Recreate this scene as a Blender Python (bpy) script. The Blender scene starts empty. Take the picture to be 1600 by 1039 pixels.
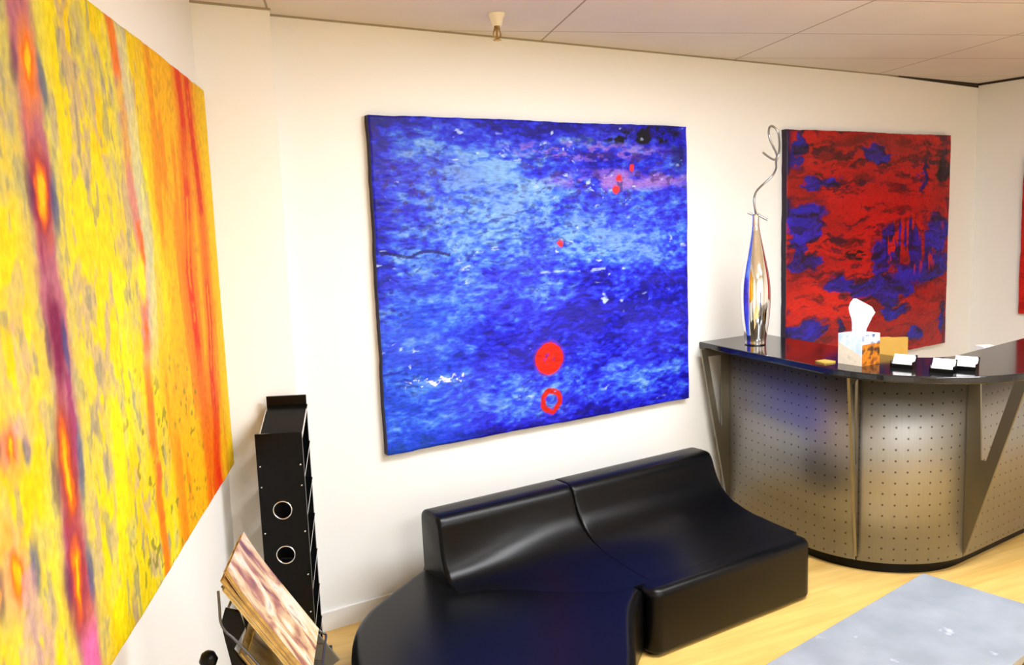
import bpy, bmesh, math, random
import numpy as np
from mathutils import Vector, Matrix

random.seed(4)
S = bpy.context.scene
COL = S.collection
PI = math.pi
H = 2.6                                   # ceiling height

# ------------------------------------------------------------------ naming
def tag(o, label=None, cat=None, group=None, kind=None):
    if label: o['label'] = label
    if cat: o['category'] = cat
    if group: o['group'] = group
    if kind: o['kind'] = kind
    return o

def thing(name, label, cat, loc=(0, 0, 0), rz=0.0, group=None):
    o = bpy.data.objects.new(name, None)
    o.empty_display_size = 0.05
    COL.objects.link(o)
    o.location = loc
    o.rotation_euler = (0, 0, rz)
    return tag(o, label, cat, group)

def link(name, me, mats, parent=None, smooth=False):
    if not isinstance(mats, (list, tuple)): mats = [mats]
    for m in mats: me.materials.append(m)
    if smooth:
        me.polygons.foreach_set('use_smooth', [True] * len(me.polygons))
    o = bpy.data.objects.new(name, me)
    COL.objects.link(o)
    if parent is not None: o.parent = parent
    return o

def obj(name, bm, mats, parent=None, smooth=False, sharp=None):
    bmesh.ops.recalc_face_normals(bm, faces=bm.faces)
    me = bpy.data.meshes.new(name)
    bm.to_mesh(me); bm.free()
    o = link(name, me, mats, parent, smooth)
    if smooth and sharp is not None:
        me.set_sharp_from_angle(angle=math.radians(sharp))
    return o

def bevel(o, w, seg=2, ang=40):
    m = o.modifiers.new('bevel', 'BEVEL'); m.width = w; m.segments = seg
    m.limit_method = 'ANGLE'; m.angle_limit = math.radians(ang)
    return o

# ------------------------------------------------------------------ shapes
def add_box(bm, x0, x1, y0, y1, z0, z1, M=None, mat=0):
    c = [(x0,y0,z0),(x1,y0,z0),(x1,y1,z0),(x0,y1,z0),(x0,y0,z1),(x1,y0,z1),(x1,y1,z1),(x0,y1,z1)]
    vs = [bm.verts.new(M @ Vector(p) if M is not None else p) for p in c]
    for f in ((0,3,2,1),(4,5,6,7),(0,1,5,4),(1,2,6,5),(2,3,7,6),(3,0,4,7)):
        bm.faces.new([vs[i] for i in f]).material_index = mat
    return vs

def add_prism(bm, pts, z0, z1, mat=0):
    a = [bm.verts.new((p[0], p[1], z0)) for p in pts]
    b = [bm.verts.new((p[0], p[1], z1)) for p in pts]
    n = len(pts)
    fs = [bm.faces.new(a[::-1]), bm.faces.new(b)]
    for i in range(n):
        fs.append(bm.faces.new((a[i], a[(i+1) % n], b[(i+1) % n], b[i])))
    for f in fs: f.material_index = mat

def add_lathe(bm, prof, n=32, M=None, mat=0, caps=True):
    rings = []
    for z, r in prof:
        rings.append([bm.verts.new((M or Matrix()) @ Vector((r*math.cos(2*PI*k/n), r*math.sin(2*PI*k/n), z))) for k in range(n)])
    for a, b in zip(rings, rings[1:]):
        for k in range(n):
            bm.faces.new((a[k], a[(k+1) % n], b[(k+1) % n], b[k])).material_index = mat
    if caps:
        bm.faces.new(rings[0][::-1]).material_index = mat
        bm.faces.new(rings[-1]).material_index = mat

def catmull(pts, n=8, closed=False):
    P = [Vector(p) for p in pts]; out = []
    m = len(P); rng = range(m if closed else m-1)
    for i in rng:
        p1, p2 = P[i], P[(i+1) % m]
        p0 = P[(i-1) % m] if closed or i > 0 else p1 + (p1-p2)
        p3 = P[(i+2) % m] if closed or i+2 < m else p2 + (p2-p1)
        for k in range(n):
            t = k/n
            out.append(0.5*((2*p1)+(p2-p0)*t+(2*p0-5*p1+4*p2-p3)*t*t+(3*p1-p0-3*p2+p3)*t**3))
    if not closed: out.append(P[-1])
    return out

def add_tube(bm, pts, r, n=10, closed=False, mat=0):
    P = [Vector(p) for p in pts]
    rad = r if isinstance(r, (list, tuple)) else [r]*len(P)
    rings = []; prev = None
    for i, p in enumerate(P):
        if closed: t = P[(i+1) % len(P)] - P[i-1]
        else: t = P[min(i+1, len(P)-1)] - P[max(i-1, 0)]
        t.normalize()
        if prev is None:
            a = Vector((0,0,1)) if abs(t.z) < .9 else Vector((1,0,0))
            nrm = t.cross(a).normalized()
        else:
            nrm = (prev - t*prev.dot(t)).normalized()
        prev = nrm; b = t.cross(nrm)
        rings.append([bm.verts.new(p + (nrm*math.cos(2*PI*k/n) + b*math.sin(2*PI*k/n))*rad[i]) for k in range(n)])
    prs = list(zip(rings, rings[1:])) + ([(rings[-1], rings[0])] if closed else [])
    for a, b in prs:
        for k in range(n):
            bm.faces.new((a[k], a[(k+1) % n], b[(k+1) % n], b[k])).material_index = mat
    if not closed:
        bm.faces.new(rings[0][::-1]).material_index = mat
        bm.faces.new(rings[-1]).material_index = mat

def round_path(pts, radii, n=12):
    """polyline with its inner corners rounded (2D)"""
    P = [Vector(p) for p in pts]; out = [P[0]]
    for i in range(1, len(P)-1):
        a = (P[i-1]-P[i]).normalized(); b = (P[i+1]-P[i]).normalized()
        th = a.angle(b); r = radii[i-1]
        d = r/math.tan(th/2)
        c = P[i] + (a+b).normalized()*(r/math.sin(th/2))
        s, e = P[i]+a*d - c, P[i]+b*d - c
        tot = s.angle(e); sg = 1 if s.x*e.y-s.y*e.x > 0 else -1
        for k in range(n+1):
            an = sg*tot*k/n
            out.append(c + Vector((s.x*math.cos(an)-s.y*math.sin(an), s.x*math.sin(an)+s.y*math.cos(an))))
    out.append(P[-1])
    return out

def round_poly(pts, radii, n=8):
    m = len(pts); out = []
    for i in range(m):
        q = round_path([pts[i-1], pts[i], pts[(i+1) % m]], [max(radii[i], 1e-4)], n)
        out += q[1:-1]
    return out

def offset_path(path, d):
    """shift an open 2D path to its left by d"""
    out = []
    for i, p in enumerate(path):
        t = path[min(i+1, len(path)-1)] - path[max(i-1, 0)]
        t.normalize(); out.append(p + Vector((-t.y, t.x))*d)
    return out

def rounded_slab(bm, outline, z0, z1, r, seg=6, rb=.015):
    n = len(outline); P = [Vector(p) for p in outline]
    area = sum(P[i].x*P[(i+1) % n].y - P[(i+1) % n].x*P[i].y for i in range(n))
    if area < 0: P = P[::-1]
    inn = []
    for i in range(n):
        t = (P[(i+1) % n]-P[i-1]).normalized(); inn.append(Vector((-t.y, t.x)))
    lev = [(rb, z0), (rb*.3, z0+rb*.3), (0, z0+rb)]
    for k in range(seg+1):
        a = PI/2*k/seg
        lev.append((r*(1-math.cos(a)), z1-r+r*math.sin(a)))
    lev.append((r+.006, z1))
    rings = [[bm.verts.new((P[i].x+inn[i].x*o, P[i].y+inn[i].y*o, z)) for i in range(n)] for o, z in lev]
    for a, b in zip(rings, rings[1:]):
        for k in range(n): bm.faces.new((a[k], a[(k+1) % n], b[(k+1) % n], b[k]))
    bm.faces.new(rings[0][::-1]); bm.faces.new(rings[-1])

# ------------------------------------------------------------------ materials
def srgb(*c):
    return tuple(((v/255)/12.92 if v/255 <= .04045 else ((v/255+.055)/1.055)**2.4) for v in c)

def mat(name, col=(.8,.8,.8), rough=.5, metal=0.0, spec=.5, coat=0.0, bump=None, emit=None, var=None):
    m = bpy.data.materials.new(name); m.use_nodes = True
    nt = m.node_tree; b = nt.nodes['Principled BSDF']
    b.inputs['Base Color'].default_value = (*col, 1)
    b.inputs['Roughness'].default_value = rough
    b.inputs['Metallic'].default_value = metal
    b.inputs['Specular IOR Level'].default_value = spec
    b.inputs['Coat Weight'].default_value = coat
    b.inputs['Coat Roughness'].default_value = .08
    tc = nt.nodes.new('ShaderNodeTexCoord')
    if bump:
        sc, st, dist = bump
        nz = nt.nodes.new('ShaderNodeTexNoise'); nz.inputs['Scale'].default_value = sc
        nz.inputs['Detail'].default_value = 4
        nt.links.new(tc.outputs['Object'], nz.inputs['Vector'])
        bp = nt.nodes.new('ShaderNodeBump'); bp.inputs['Strength'].default_value = st
        bp.inputs['Distance'].default_value = dist
        nt.links.new(nz.outputs['Fac'], bp.inputs['Height'])
        nt.links.new(bp.outputs['Normal'], b.inputs['Normal'])
    if var:
        sc, amt = var[0], var[1]
        nz = nt.nodes.new('ShaderNodeTexNoise'); nz.inputs['Scale'].default_value = sc
        nz.inputs['Detail'].default_value = 5
        nt.links.new(tc.outputs['Object'], nz.inputs['Vector'])
        cr = nt.nodes.new('ShaderNodeValToRGB')
        cr.color_ramp.elements[0].position = .3; cr.color_ramp.elements[1].position = .7
        cr.color_ramp.elements[0].color = (*[c*(1-amt) for c in col], 1)
        cr.color_ramp.elements[1].color = (*[min(1, c*(1+amt)) for c in col], 1)
        nt.links.new(nz.outputs['Fac'], cr.inputs['Fac'])
        nt.links.new(cr.outputs['Color'], b.inputs['Base Color'])
    if emit:
        b.inputs['Emission Color'].default_value = (*emit[0], 1)
        b.inputs['Emission Strength'].default_value = emit[1]
    return m

def node(nt, t, **kw):
    n = nt.nodes.new('ShaderNode'+t)
    for k, v in kw.items(): setattr(n, k, v)
    return n

def math_n(nt, op, a, b=None, c=None):
    n = node(nt, 'Math', operation=op)
    for i, v in enumerate((a, b, c)):
        if v is None: continue
        if isinstance(v, (int, float)): n.inputs[i].default_value = v
        else: nt.links.new(v, n.inputs[i])
    return n.outputs[0]

M_wall = mat('warm_white_paint', (.87, .865, .84), .55, spec=.3, bump=(90, .08, .002))
M_wallL = M_wall
M_trim = mat('white_trim_paint', (.84, .83, .80), .4)
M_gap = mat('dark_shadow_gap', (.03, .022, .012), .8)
M_leather = mat('black_leather', (.0014, .0014, .0020), .31, spec=.20, bump=(130, .05, .002))
M_black = mat('black_lacquer', (.003, .003, .003), .25, spec=.14, var=(8, .2))
M_blackmatte = mat('black_laminate', (.005, .005, .005), .5, spec=.15, var=(8, .2))
M_steel = mat('satin_steel', (.24, .225, .18), .38, 1.0, bump=(40, .03, .001))
M_chrome = mat('bright_metal', (.75, .76, .78), .16, 1.0, var=(6, .05))
M_wire = mat('dark_wire', (.10, .10, .11), .35, 1.0, var=(20, .1))
M_silver = mat('polished_silver', (.86, .86, .88), .06, 1.0, var=(3, .04))
M_stem = mat('pewter_wire', (.42, .44, .46), .3, 1.0, var=(30, .2))
M_brass = mat('aged_brass', (.42, .26, .08), .3, 1.0, var=(40, .3))
M_cream = mat('cream_plastic', (.86, .82, .68), .4, var=(10, .03))
M_redglass = mat('amber_bulb', (.40, .22, .05), .1, var=(10, .1))
M_manila = mat('manila_card', srgb(190, 146, 62), .7, var=(14, .06))
M_yellow = mat('yellow_paper', srgb(200, 165, 70), .7, var=(14, .06))
M_white = mat('white_paper', (.88, .88, .88), .7, var=(20, .02))
M_tissue = mat('tissue_paper', (.92, .92, .93), .8, bump=(25, .25, .004))
M_desk = mat('pale_laminate', (.62, .55, .42), .5, var=(5, .1))

def tile_mat():
    m = mat('ceiling_tile', (.72, .66, .60), .85, spec=.15)
    nt = m.node_tree; b = nt.nodes['Principled BSDF']
    tc = [n for n in nt.nodes if n.type == 'TEX_COORD'][0]
    mp = node(nt, 'Mapping'); mp.vector_type = 'POINT'
    # object coordinates -> grid axes (tiles 1.22 x 0.61 m turned 20.8 degrees to the back wall)
    g = math.radians(20.77)
    sx = node(nt, 'SeparateXYZ'); nt.links.new(tc.outputs['Object'], sx.inputs[0])
    X = math_n(nt, 'SUBTRACT', sx.outputs[0], 2.39); Y = sx.outputs[1]
    i = math_n(nt, 'ADD', math_n(nt, 'MULTIPLY', X, math.cos(g)), math_n(nt, 'MULTIPLY', Y, -math.sin(g)))
    j = math_n(nt, 'ADD', math_n(nt, 'MULTIPLY', X, -math.sin(g)), math_n(nt, 'MULTIPLY', Y, -math.cos(g)))
    j = math_n(nt, 'SUBTRACT', j, .193)
    def line(c, pitch, w):
        f = math_n(nt, 'FRACT', math_n(nt, 'ADD', math_n(nt, 'DIVIDE', c, pitch), 100.5))
        dd = math_n(nt, 'ABSOLUTE', math_n(nt, 'SUBTRACT', f, .5))
        return math_n(nt, 'LESS_THAN', dd, w/pitch)
    ln = math_n(nt, 'MAXIMUM', line(i, 1.2211, .0045), line(j, .61055, .0035))
    nz = node(nt, 'TexNoise'); nz.inputs['Scale'].default_value = 3; nz.inputs['Detail'].default_value = 6
    nt.links.new(tc.outputs['Object'], nz.inputs['Vector'])
    cr = node(nt, 'ValToRGB')
    cr.color_ramp.elements[0].color = (.70, .655, .61, 1); cr.color_ramp.elements[1].color = (.78, .745, .72, 1)
    nt.links.new(nz.outputs['Fac'], cr.inputs['Fac'])
    mx = node(nt, 'Mix', data_type='RGBA'); mx.inputs['B'].default_value = (.36, .31, .25, 1)
    nt.links.new(ln, mx.inputs['Factor']); nt.links.new(cr.outputs['Color'], mx.inputs['A'])
    nt.links.new(mx.outputs['Result'], b.inputs['Base Color'])
    return m
M_ceil = tile_mat()

def floor_mat():
    m = mat('maple_laminate', (.8, .5, .2), .28, spec=.5)
    nt = m.node_tree; b = nt.nodes['Principled BSDF']
    tc = [n for n in nt.nodes if n.type == 'TEX_COORD'][0]
    mp = node(nt, 'Mapping'); nt.links.new(tc.outputs['Object'], mp.inputs['Vector'])
    mp.inputs['Rotation'].default_value = (0, 0, math.radians(8))
    br = node(nt, 'TexBrick'); nt.links.new(mp.outputs['Vector'], br.inputs['Vector'])
    br.inputs['Scale'].default_value = 1; br.inputs['Brick Width'].default_value = 1.1
    br.inputs['Row Height'].default_value = .095; br.inputs['Mortar Size'].default_value = .0012
    br.inputs['Color1'].default_value = (*srgb(226, 184, 104), 1); br.inputs['Color2'].default_value = (*srgb(236, 198, 120), 1)
    br.inputs['Mortar'].default_value = (*srgb(222, 176, 98), 1)
    m2 = node(nt, 'Mapping'); m2.inputs['Scale'].default_value = (2.2, 26, 1)
    nt.links.new(mp.outputs['Vector'], m2.inputs['Vector'])
    nz = node(nt, 'TexNoise'); nz.inputs['Scale'].default_value = 1; nz.inputs['Detail'].default_value = 7
    nt.links.new(m2.outputs['Vector'], nz.inputs['Vector'])
    cr = node(nt, 'ValToRGB'); cr.color_ramp.elements[0].position = .3; cr.color_ramp.elements[1].position = .68
    cr.color_ramp.elements[0].color = (.80, .76, .68, 1); cr.color_ramp.elements[1].color = (1, 1, 1, 1)
    nt.links.new(nz.outputs['Fac'], cr.inputs['Fac'])
    mx = node(nt, 'Mix', data_type='RGBA', blend_type='MULTIPLY'); mx.inputs['Factor'].default_value = 1
    nt.links.new(br.outputs['Color'], mx.inputs['A']); nt.links.new(cr.outputs['Color'], mx.inputs['B'])
    nt.links.new(mx.outputs['Result'], b.inputs['Base Color'])
    return m
M_floor = floor_mat()

def perforated_mat():
    m = mat('perforated_steel', (.5, .5, .5), .50, 1.0)
    nt = m.node_tree; b = nt.nodes['Principled BSDF']
    uv = node(nt, 'UVMap'); sx = node(nt, 'SeparateXYZ'); nt.links.new(uv.outputs[0], sx.inputs[0])
    def cell(c):
        return math_n(nt, 'SUBTRACT', math_n(nt, 'FRACT', math_n(nt, 'DIVIDE', c, .054)), .5)
    a, c = cell(sx.outputs[0]), cell(sx.outputs[1])
    r2 = math_n(nt, 'ADD', math_n(nt, 'MULTIPLY', a, a), math_n(nt, 'MULTIPLY', c, c))
    hole = math_n(nt, 'LESS_THAN', r2, .092**2)
    mp = node(nt, 'Mapping'); mp.inputs['Scale'].default_value = (160, 6, 1); nt.links.new(uv.outputs[0], mp.inputs['Vector'])
    nz = node(nt, 'TexNoise'); nz.inputs['Scale'].default_value = 1; nz.inputs['Detail'].default_value = 3
    nt.links.new(mp.outputs['Vector'], nz.inputs['Vector'])
    cr = node(nt, 'ValToRGB')
    cr.color_ramp.elements[0].color = (.30, .30, .29, 1); cr.color_ramp.elements[1].color = (.37, .37, .36, 1)
    nt.links.new(nz.outputs['Fac'], cr.inputs['Fac'])
    mx = node(nt, 'Mix', data_type='RGBA'); mx.inputs['B'].default_value = (.11, .105, .10, 1)
    nt.links.new(hole, mx.inputs['Factor']); nt.links.new(cr.outputs['Color'], mx.inputs['A'])
    nt.links.new(mx.outputs['Result'], b.inputs['Base Color'])
    return m
M_perf = perforated_mat()

def granite_mat():
    m = mat('black_granite', (.01, .01, .01), .11, spec=.6)
    nt = m.node_tree; b = nt.nodes['Principled BSDF']
    tc = [n for n in nt.nodes if n.type == 'TEX_COORD'][0]
    v = node(nt, 'TexVoronoi'); v.inputs['Scale'].default_value = 180
    nt.links.new(tc.outputs['Object'], v.inputs['Vector'])
    cr = node(nt, 'ValToRGB'); cr.color_ramp.elements[0].position = .0; cr.color_ramp.elements[1].position = .25
    cr.color_ramp.elements[0].color = (.05, .05, .055, 1); cr.color_ramp.elements[1].color = (.007, .007, .008, 1)
    nt.links.new(v.outputs['Distance'], cr.inputs['Fac']); nt.links.new(cr.outputs['Color'], b.inputs['Base Color'])
    return m
M_granite = granite_mat()

def table_mat():
    m = mat('grey_stone_top', (.5, .52, .56), .24, spec=.5)
    nt = m.node_tree; b = nt.nodes['Principled BSDF']
    tc = [n for n in nt.nodes if n.type == 'TEX_COORD'][0]
    nz = node(nt, 'TexNoise'); nz.inputs['Scale'].default_value = 7; nz.inputs['Detail'].default_value = 6
    nt.links.new(tc.outputs['Object'], nz.inputs['Vector'])
    cr = node(nt, 'ValToRGB'); cr.color_ramp.elements[0].position = .35; cr.color_ramp.elements[1].position = .75
    cr.color_ramp.elements[0].color = (.185, .205, .235, 1); cr.color_ramp.elements[1].color = (.24, .262, .295, 1)
    nt.links.new(nz.outputs['Fac'], cr.inputs['Fac'])
    v = node(nt, 'TexNoise'); v.inputs['Scale'].default_value = 11; v.inputs['Detail'].default_value = 3
    nt.links.new(tc.outputs['Object'], v.inputs['Vector'])
    c2 = node(nt, 'ValToRGB'); c2.color_ramp.elements[0].position = .66; c2.color_ramp.elements[1].position = .74
    nt.links.new(v.outputs['Fac'], c2.inputs['Fac'])
    mx = node(nt, 'Mix', data_type='RGBA'); mx.inputs['B'].default_value = (.42, .45, .49, 1)
    nt.links.new(c2.outputs['Color'], mx.inputs['Factor']); nt.links.new(cr.outputs['Color'], mx.inputs['A'])
    nt.links.new(mx.outputs['Result'], b.inputs['Base Color'])
    return m
M_table = table_mat()

def paint_mat(name, rough=.45, fine=(60, 140), amt=.25, spec=.35):
    """colour comes from the picture's own paint layer, a fine noise breaks it into brushwork"""
    m = mat(name, (.5, .5, .5), rough, spec=spec)
    nt = m.node_tree; b = nt.nodes['Principled BSDF']
    at = node(nt, 'VertexColor'); at.layer_name = 'paint'
    uv = node(nt, 'UVMap'); mp = node(nt, 'Mapping'); mp.inputs['Scale'].default_value = (fine[0], fine[1], 1)
    nt.links.new(uv.outputs[0], mp.inputs['Vector'])
    nz = node(nt, 'TexNoise'); nz.inputs['Scale'].default_value = 1; nz.inputs['Detail'].default_value = 5
    nt.links.new(mp.outputs['Vector'], nz.inputs['Vector'])
    cr = node(nt, 'ValToRGB'); cr.color_ramp.elements[0].position = .3; cr.color_ramp.elements[1].position = .7
    cr.color_ramp.elements[0].color = (1-amt, 1-amt, 1-amt, 1); cr.color_ramp.elements[1].color = (1+amt*.5,)*3 + (1,)
    nt.links.new(nz.outputs['Fac'], cr.inputs['Fac'])
    mx = node(nt, 'Mix', data_type='RGBA', blend_type='MULTIPLY'); mx.inputs['Factor'].default_value = 1
    nt.links.new(at.outputs['Color'], mx.inputs['A']); nt.links.new(cr.outputs['Color'], mx.inputs['B'])
    nt.links.new(mx.outputs['Result'], b.inputs['Base Color'])
    bp = node(nt, 'Bump'); bp.inputs['Strength'].default_value = .25; bp.inputs['Distance'].default_value = .003
    nt.links.new(nz.outputs['Fac'], bp.inputs['Height']); nt.links.new(bp.outputs['Normal'], b.inputs['Normal'])
    return m

# ------------------------------------------------------------------ numpy noise for the canvases
def vnoise(x, y, seed):
    xi = np.floor(x); yi = np.floor(y); fx = x-xi; fy = y-yi
    fx = fx*fx*(3-2*fx); fy = fy*fy*(3-2*fy)
    def h(a, b):
        a = a.astype(np.int64); b = b.astype(np.int64)
        n = (a*374761393 + b*668265263 + seed*1442695041) & 0xffffffff
        n = ((n ^ (n >> 13))*1274126177) & 0xffffffff
        n = ((n ^ (n >> 16))*2246822519) & 0xffffffff
        return ((n ^ (n >> 15)) & 0xffff)/65535.0
    return (h(xi, yi)*(1-fx)+h(xi+1, yi)*fx)*(1-fy) + (h(xi, yi+1)*(1-fx)+h(xi+1, yi+1)*fx)*fy

def fbm(x, y, seed, octv=4, gain=.55):
    s = 0; a = 1; t = 0
    for k in range(octv):
        s = s + a*vnoise(x*2**k+17.3*k, y*2**k+5.1*k, seed+k*7); t += a; a *= gain
    return s/t

def sm(a, b, x):
    t = np.clip((x-a)/(b-a), 0, 1); return t*t*(3-2*t)

def ell(x, y, cx, cy, rx, ry, soft=.4):
    d = np.sqrt(((x-cx)/rx)**2+((y-cy)/ry)**2)
    return 1-sm(1-soft, 1+soft, d)

def lin(*c): return np.array(srgb(*c))
def lay(img, colr, m):
    m = np.clip(m, 0, 1)[..., None]
    return img*(1-m) + np.array(colr)*m

def canvas(name, origin, U, V, N, W, Hh, depth, colorfn, nu, nv, paint, side, relief=.004, wob=.004):
    """stretched canvas: painted front with thick paint relief, wrapped edges, back"""
    origin, U, V, N = (np.array(a, float) for a in (origin, U, V, N))
    gu = np.linspace(0, 1, nu+1); gv = np.linspace(0, 1, nv+1)
    uu, vv = np.meshgrid(gu, gv); x = uu*W; y = vv*Hh
    img = np.clip(colorfn(x, y, W, Hh), 0.002, .95)
    rel = (fbm(x*30, y*60, 91, 3)-.5)*relief*2
    edge = np.minimum(np.minimum(uu*W, (1-uu)*W), np.minimum(vv*Hh, (1-vv)*Hh))
    rel = rel*sm(0, .02, edge) - (1-sm(0, .008, edge))*.004
    wx = (fbm(y*9+3, x*0+1, 12, 3)-.5)*2*wob; wy = (fbm(x*9+3, y*0+2, 15, 3)-.5)*2*wob
    px = x + wx*np.where((uu < .5), 1-sm(0, .03, uu), 1-sm(0, .03, 1-uu))
    py = y + wy*np.where((vv < .5), 1-sm(0, .03, vv), 1-sm(0, .03, 1-vv))
    P = origin + px[..., None]*U + py[..., None]*V + (depth+rel)[..., None]*N
    n1 = nu+1
    verts = P.reshape(-1, 3)
    idx = np.arange(n1*(nv+1)).reshape(nv+1, n1)
    q = np.stack([idx[:-1, :-1], idx[:-1, 1:], idx[1:, 1:], idx[1:, :-1]], -1).reshape(-1, 4)
    ring = np.concatenate([idx[0, :-1], idx[:-1, -1], idx[-1, :0:-1], idx[:0:-1, 0]])
    rv = verts[ring]; h = (rv-origin) @ N
    base = len(verts)
    top = rv.copy(); bot = rv - h[:, None]*N
    verts = np.concatenate([verts, top, bot]); m = len(ring)
    a = base+np.arange(m); b = base+(np.arange(m)+1) % m
    sides = np.stack([a, a+m, b+m, b], -1)
    faces = np.concatenate([q, sides]).tolist() + [(base+m+np.arange(m))[::-1].tolist()]
    me = bpy.data.meshes.new(name)
    me.from_pydata(verts.tolist(), [], faces)
    mi = np.zeros(len(me.polygons), np.int32); mi[len(q):] = 1
    sc = np.concatenate([img.reshape(-1, 3), img.reshape(-1, 3)[ring], img.reshape(-1, 3)[ring]])
    at = me.color_attributes.new('paint', 'FLOAT_COLOR', 'POINT')
    at.data.foreach_set('color', np.concatenate([sc, np.ones((len(sc), 1))], 1).astype(np.float32).ravel())
    uvl = me.uv_layers.new(name='UVMap')
    co = np.zeros(len(me.vertices)*3); me.vertices.foreach_get('co', co); co = co.reshape(-1, 3)-origin
    li = np.zeros(len(me.loops), np.int32); me.loops.foreach_get('vertex_index', li)
    uvs = np.stack([(co @ U)/W, (co @ V)/Hh], 1)[li]
    uvl.data.foreach_set('uv', uvs.astype(np.float32).ravel())
    o = link(name, me, [paint, side])
    me.polygons.foreach_set('material_index', mi)
    me.polygons.foreach_set('use_smooth', (mi == 0))
    return o

# ================================================================== ROOM
n2 = Vector((.9175, -.3978)); u2 = Vector((-.3978, -.9175)); o2 = Vector((.7647, -.087))   # left wall: normal, run, corner
XR = 6.146
def LW(s, d, z):                                     # point s along the left wall, d into the room
    q = o2 + u2*s + n2*d
    return Vector((q.x, q.y, z))

def struct(name, bm, m, **k):
    return tag(obj(name, bm, m, **k), kind='structure')

endL = o2 + u2*6.4
bm = bmesh.new(); add_prism(bm, [(-2.3, -6.2), (6.4, -6.2), (6.4, .3), (-2.3, .3)], -.12, 0); struct('floor', bm, M_floor)
bm = bmesh.new(); add_prism(bm, [(-2.3, -6.2), (6.4, -6.2), (6.4, .3), (-2.3, .3)], H, H+.1); struct('ceiling', bm, M_ceil)
bm = bmesh.new(); add_box(bm, .70, XR+.12, 0, .12, 0, H); struct('wall_back', bm, M_wall)
bm = bmesh.new(); add_box(bm, .70, 1.062, -.087, 0, 0, H); o = struct('wall_corner', bm, M_wall); bevel(o, .004)
bm = bmesh.new()
a, b_ = o2 - u2*.02, endL
add_prism(bm, [a, b_, b_ - n2*.12, a - n2*.12], 0, H); struct('wall_left', bm, M_wallL)
bm = bmesh.new(); add_box(bm, XR, XR+.12, -6.1, 0, 0, H); struct('wall_right', bm, M_wall)
bm = bmesh.new(); add_box(bm, -2.0, XR+.12, -6.1, -5.96, 0, H); struct('wall_front', bm, M_wall)
# skirting boards
bm = bmesh.new(); add_box(bm, 1.062, 3.6, -.014, 0, 0, .085); struct('baseboard_back', bm, M_trim)
bm = bmesh.new(); add_box(bm, .74, 1.076, -.101, -.087, 0, .085); add_box(bm, 1.062, 1.076, -.087, -.014, 0, .085); struct('baseboard_corner', bm, M_trim)
bm = bmesh.new(); add_prism(bm, [o2 + u2*.03, endL, endL + n2*.014, o2 + u2*.03 + n2*.014], 0, .085); struct('baseboard_left', bm, M_trim)
# wall angle under the ceiling: thin along the wall, then a solid strip coloured dark as the shadow gap at the right
M_angle = mat('ceiling_edge_angle', (.33, .28, .19), .6)
bm = bmesh.new(); add_box(bm, 1.062, 5.2, -.006, 0, H-.007, H); add_box(bm, .74, 1.062, -.093, -.087, H-.008, H); struct('trim_1', bm, M_angle)
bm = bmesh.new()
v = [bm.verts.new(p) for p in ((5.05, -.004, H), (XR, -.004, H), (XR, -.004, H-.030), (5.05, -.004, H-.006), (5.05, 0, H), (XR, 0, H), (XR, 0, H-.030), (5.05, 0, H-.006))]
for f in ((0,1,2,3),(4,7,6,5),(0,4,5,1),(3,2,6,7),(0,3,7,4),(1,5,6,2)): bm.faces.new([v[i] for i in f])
add_box(bm, XR-.004, XR, -5.96, -.004, H-.016, H); struct('shadow_gap_strip', bm, M_gap)

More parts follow.
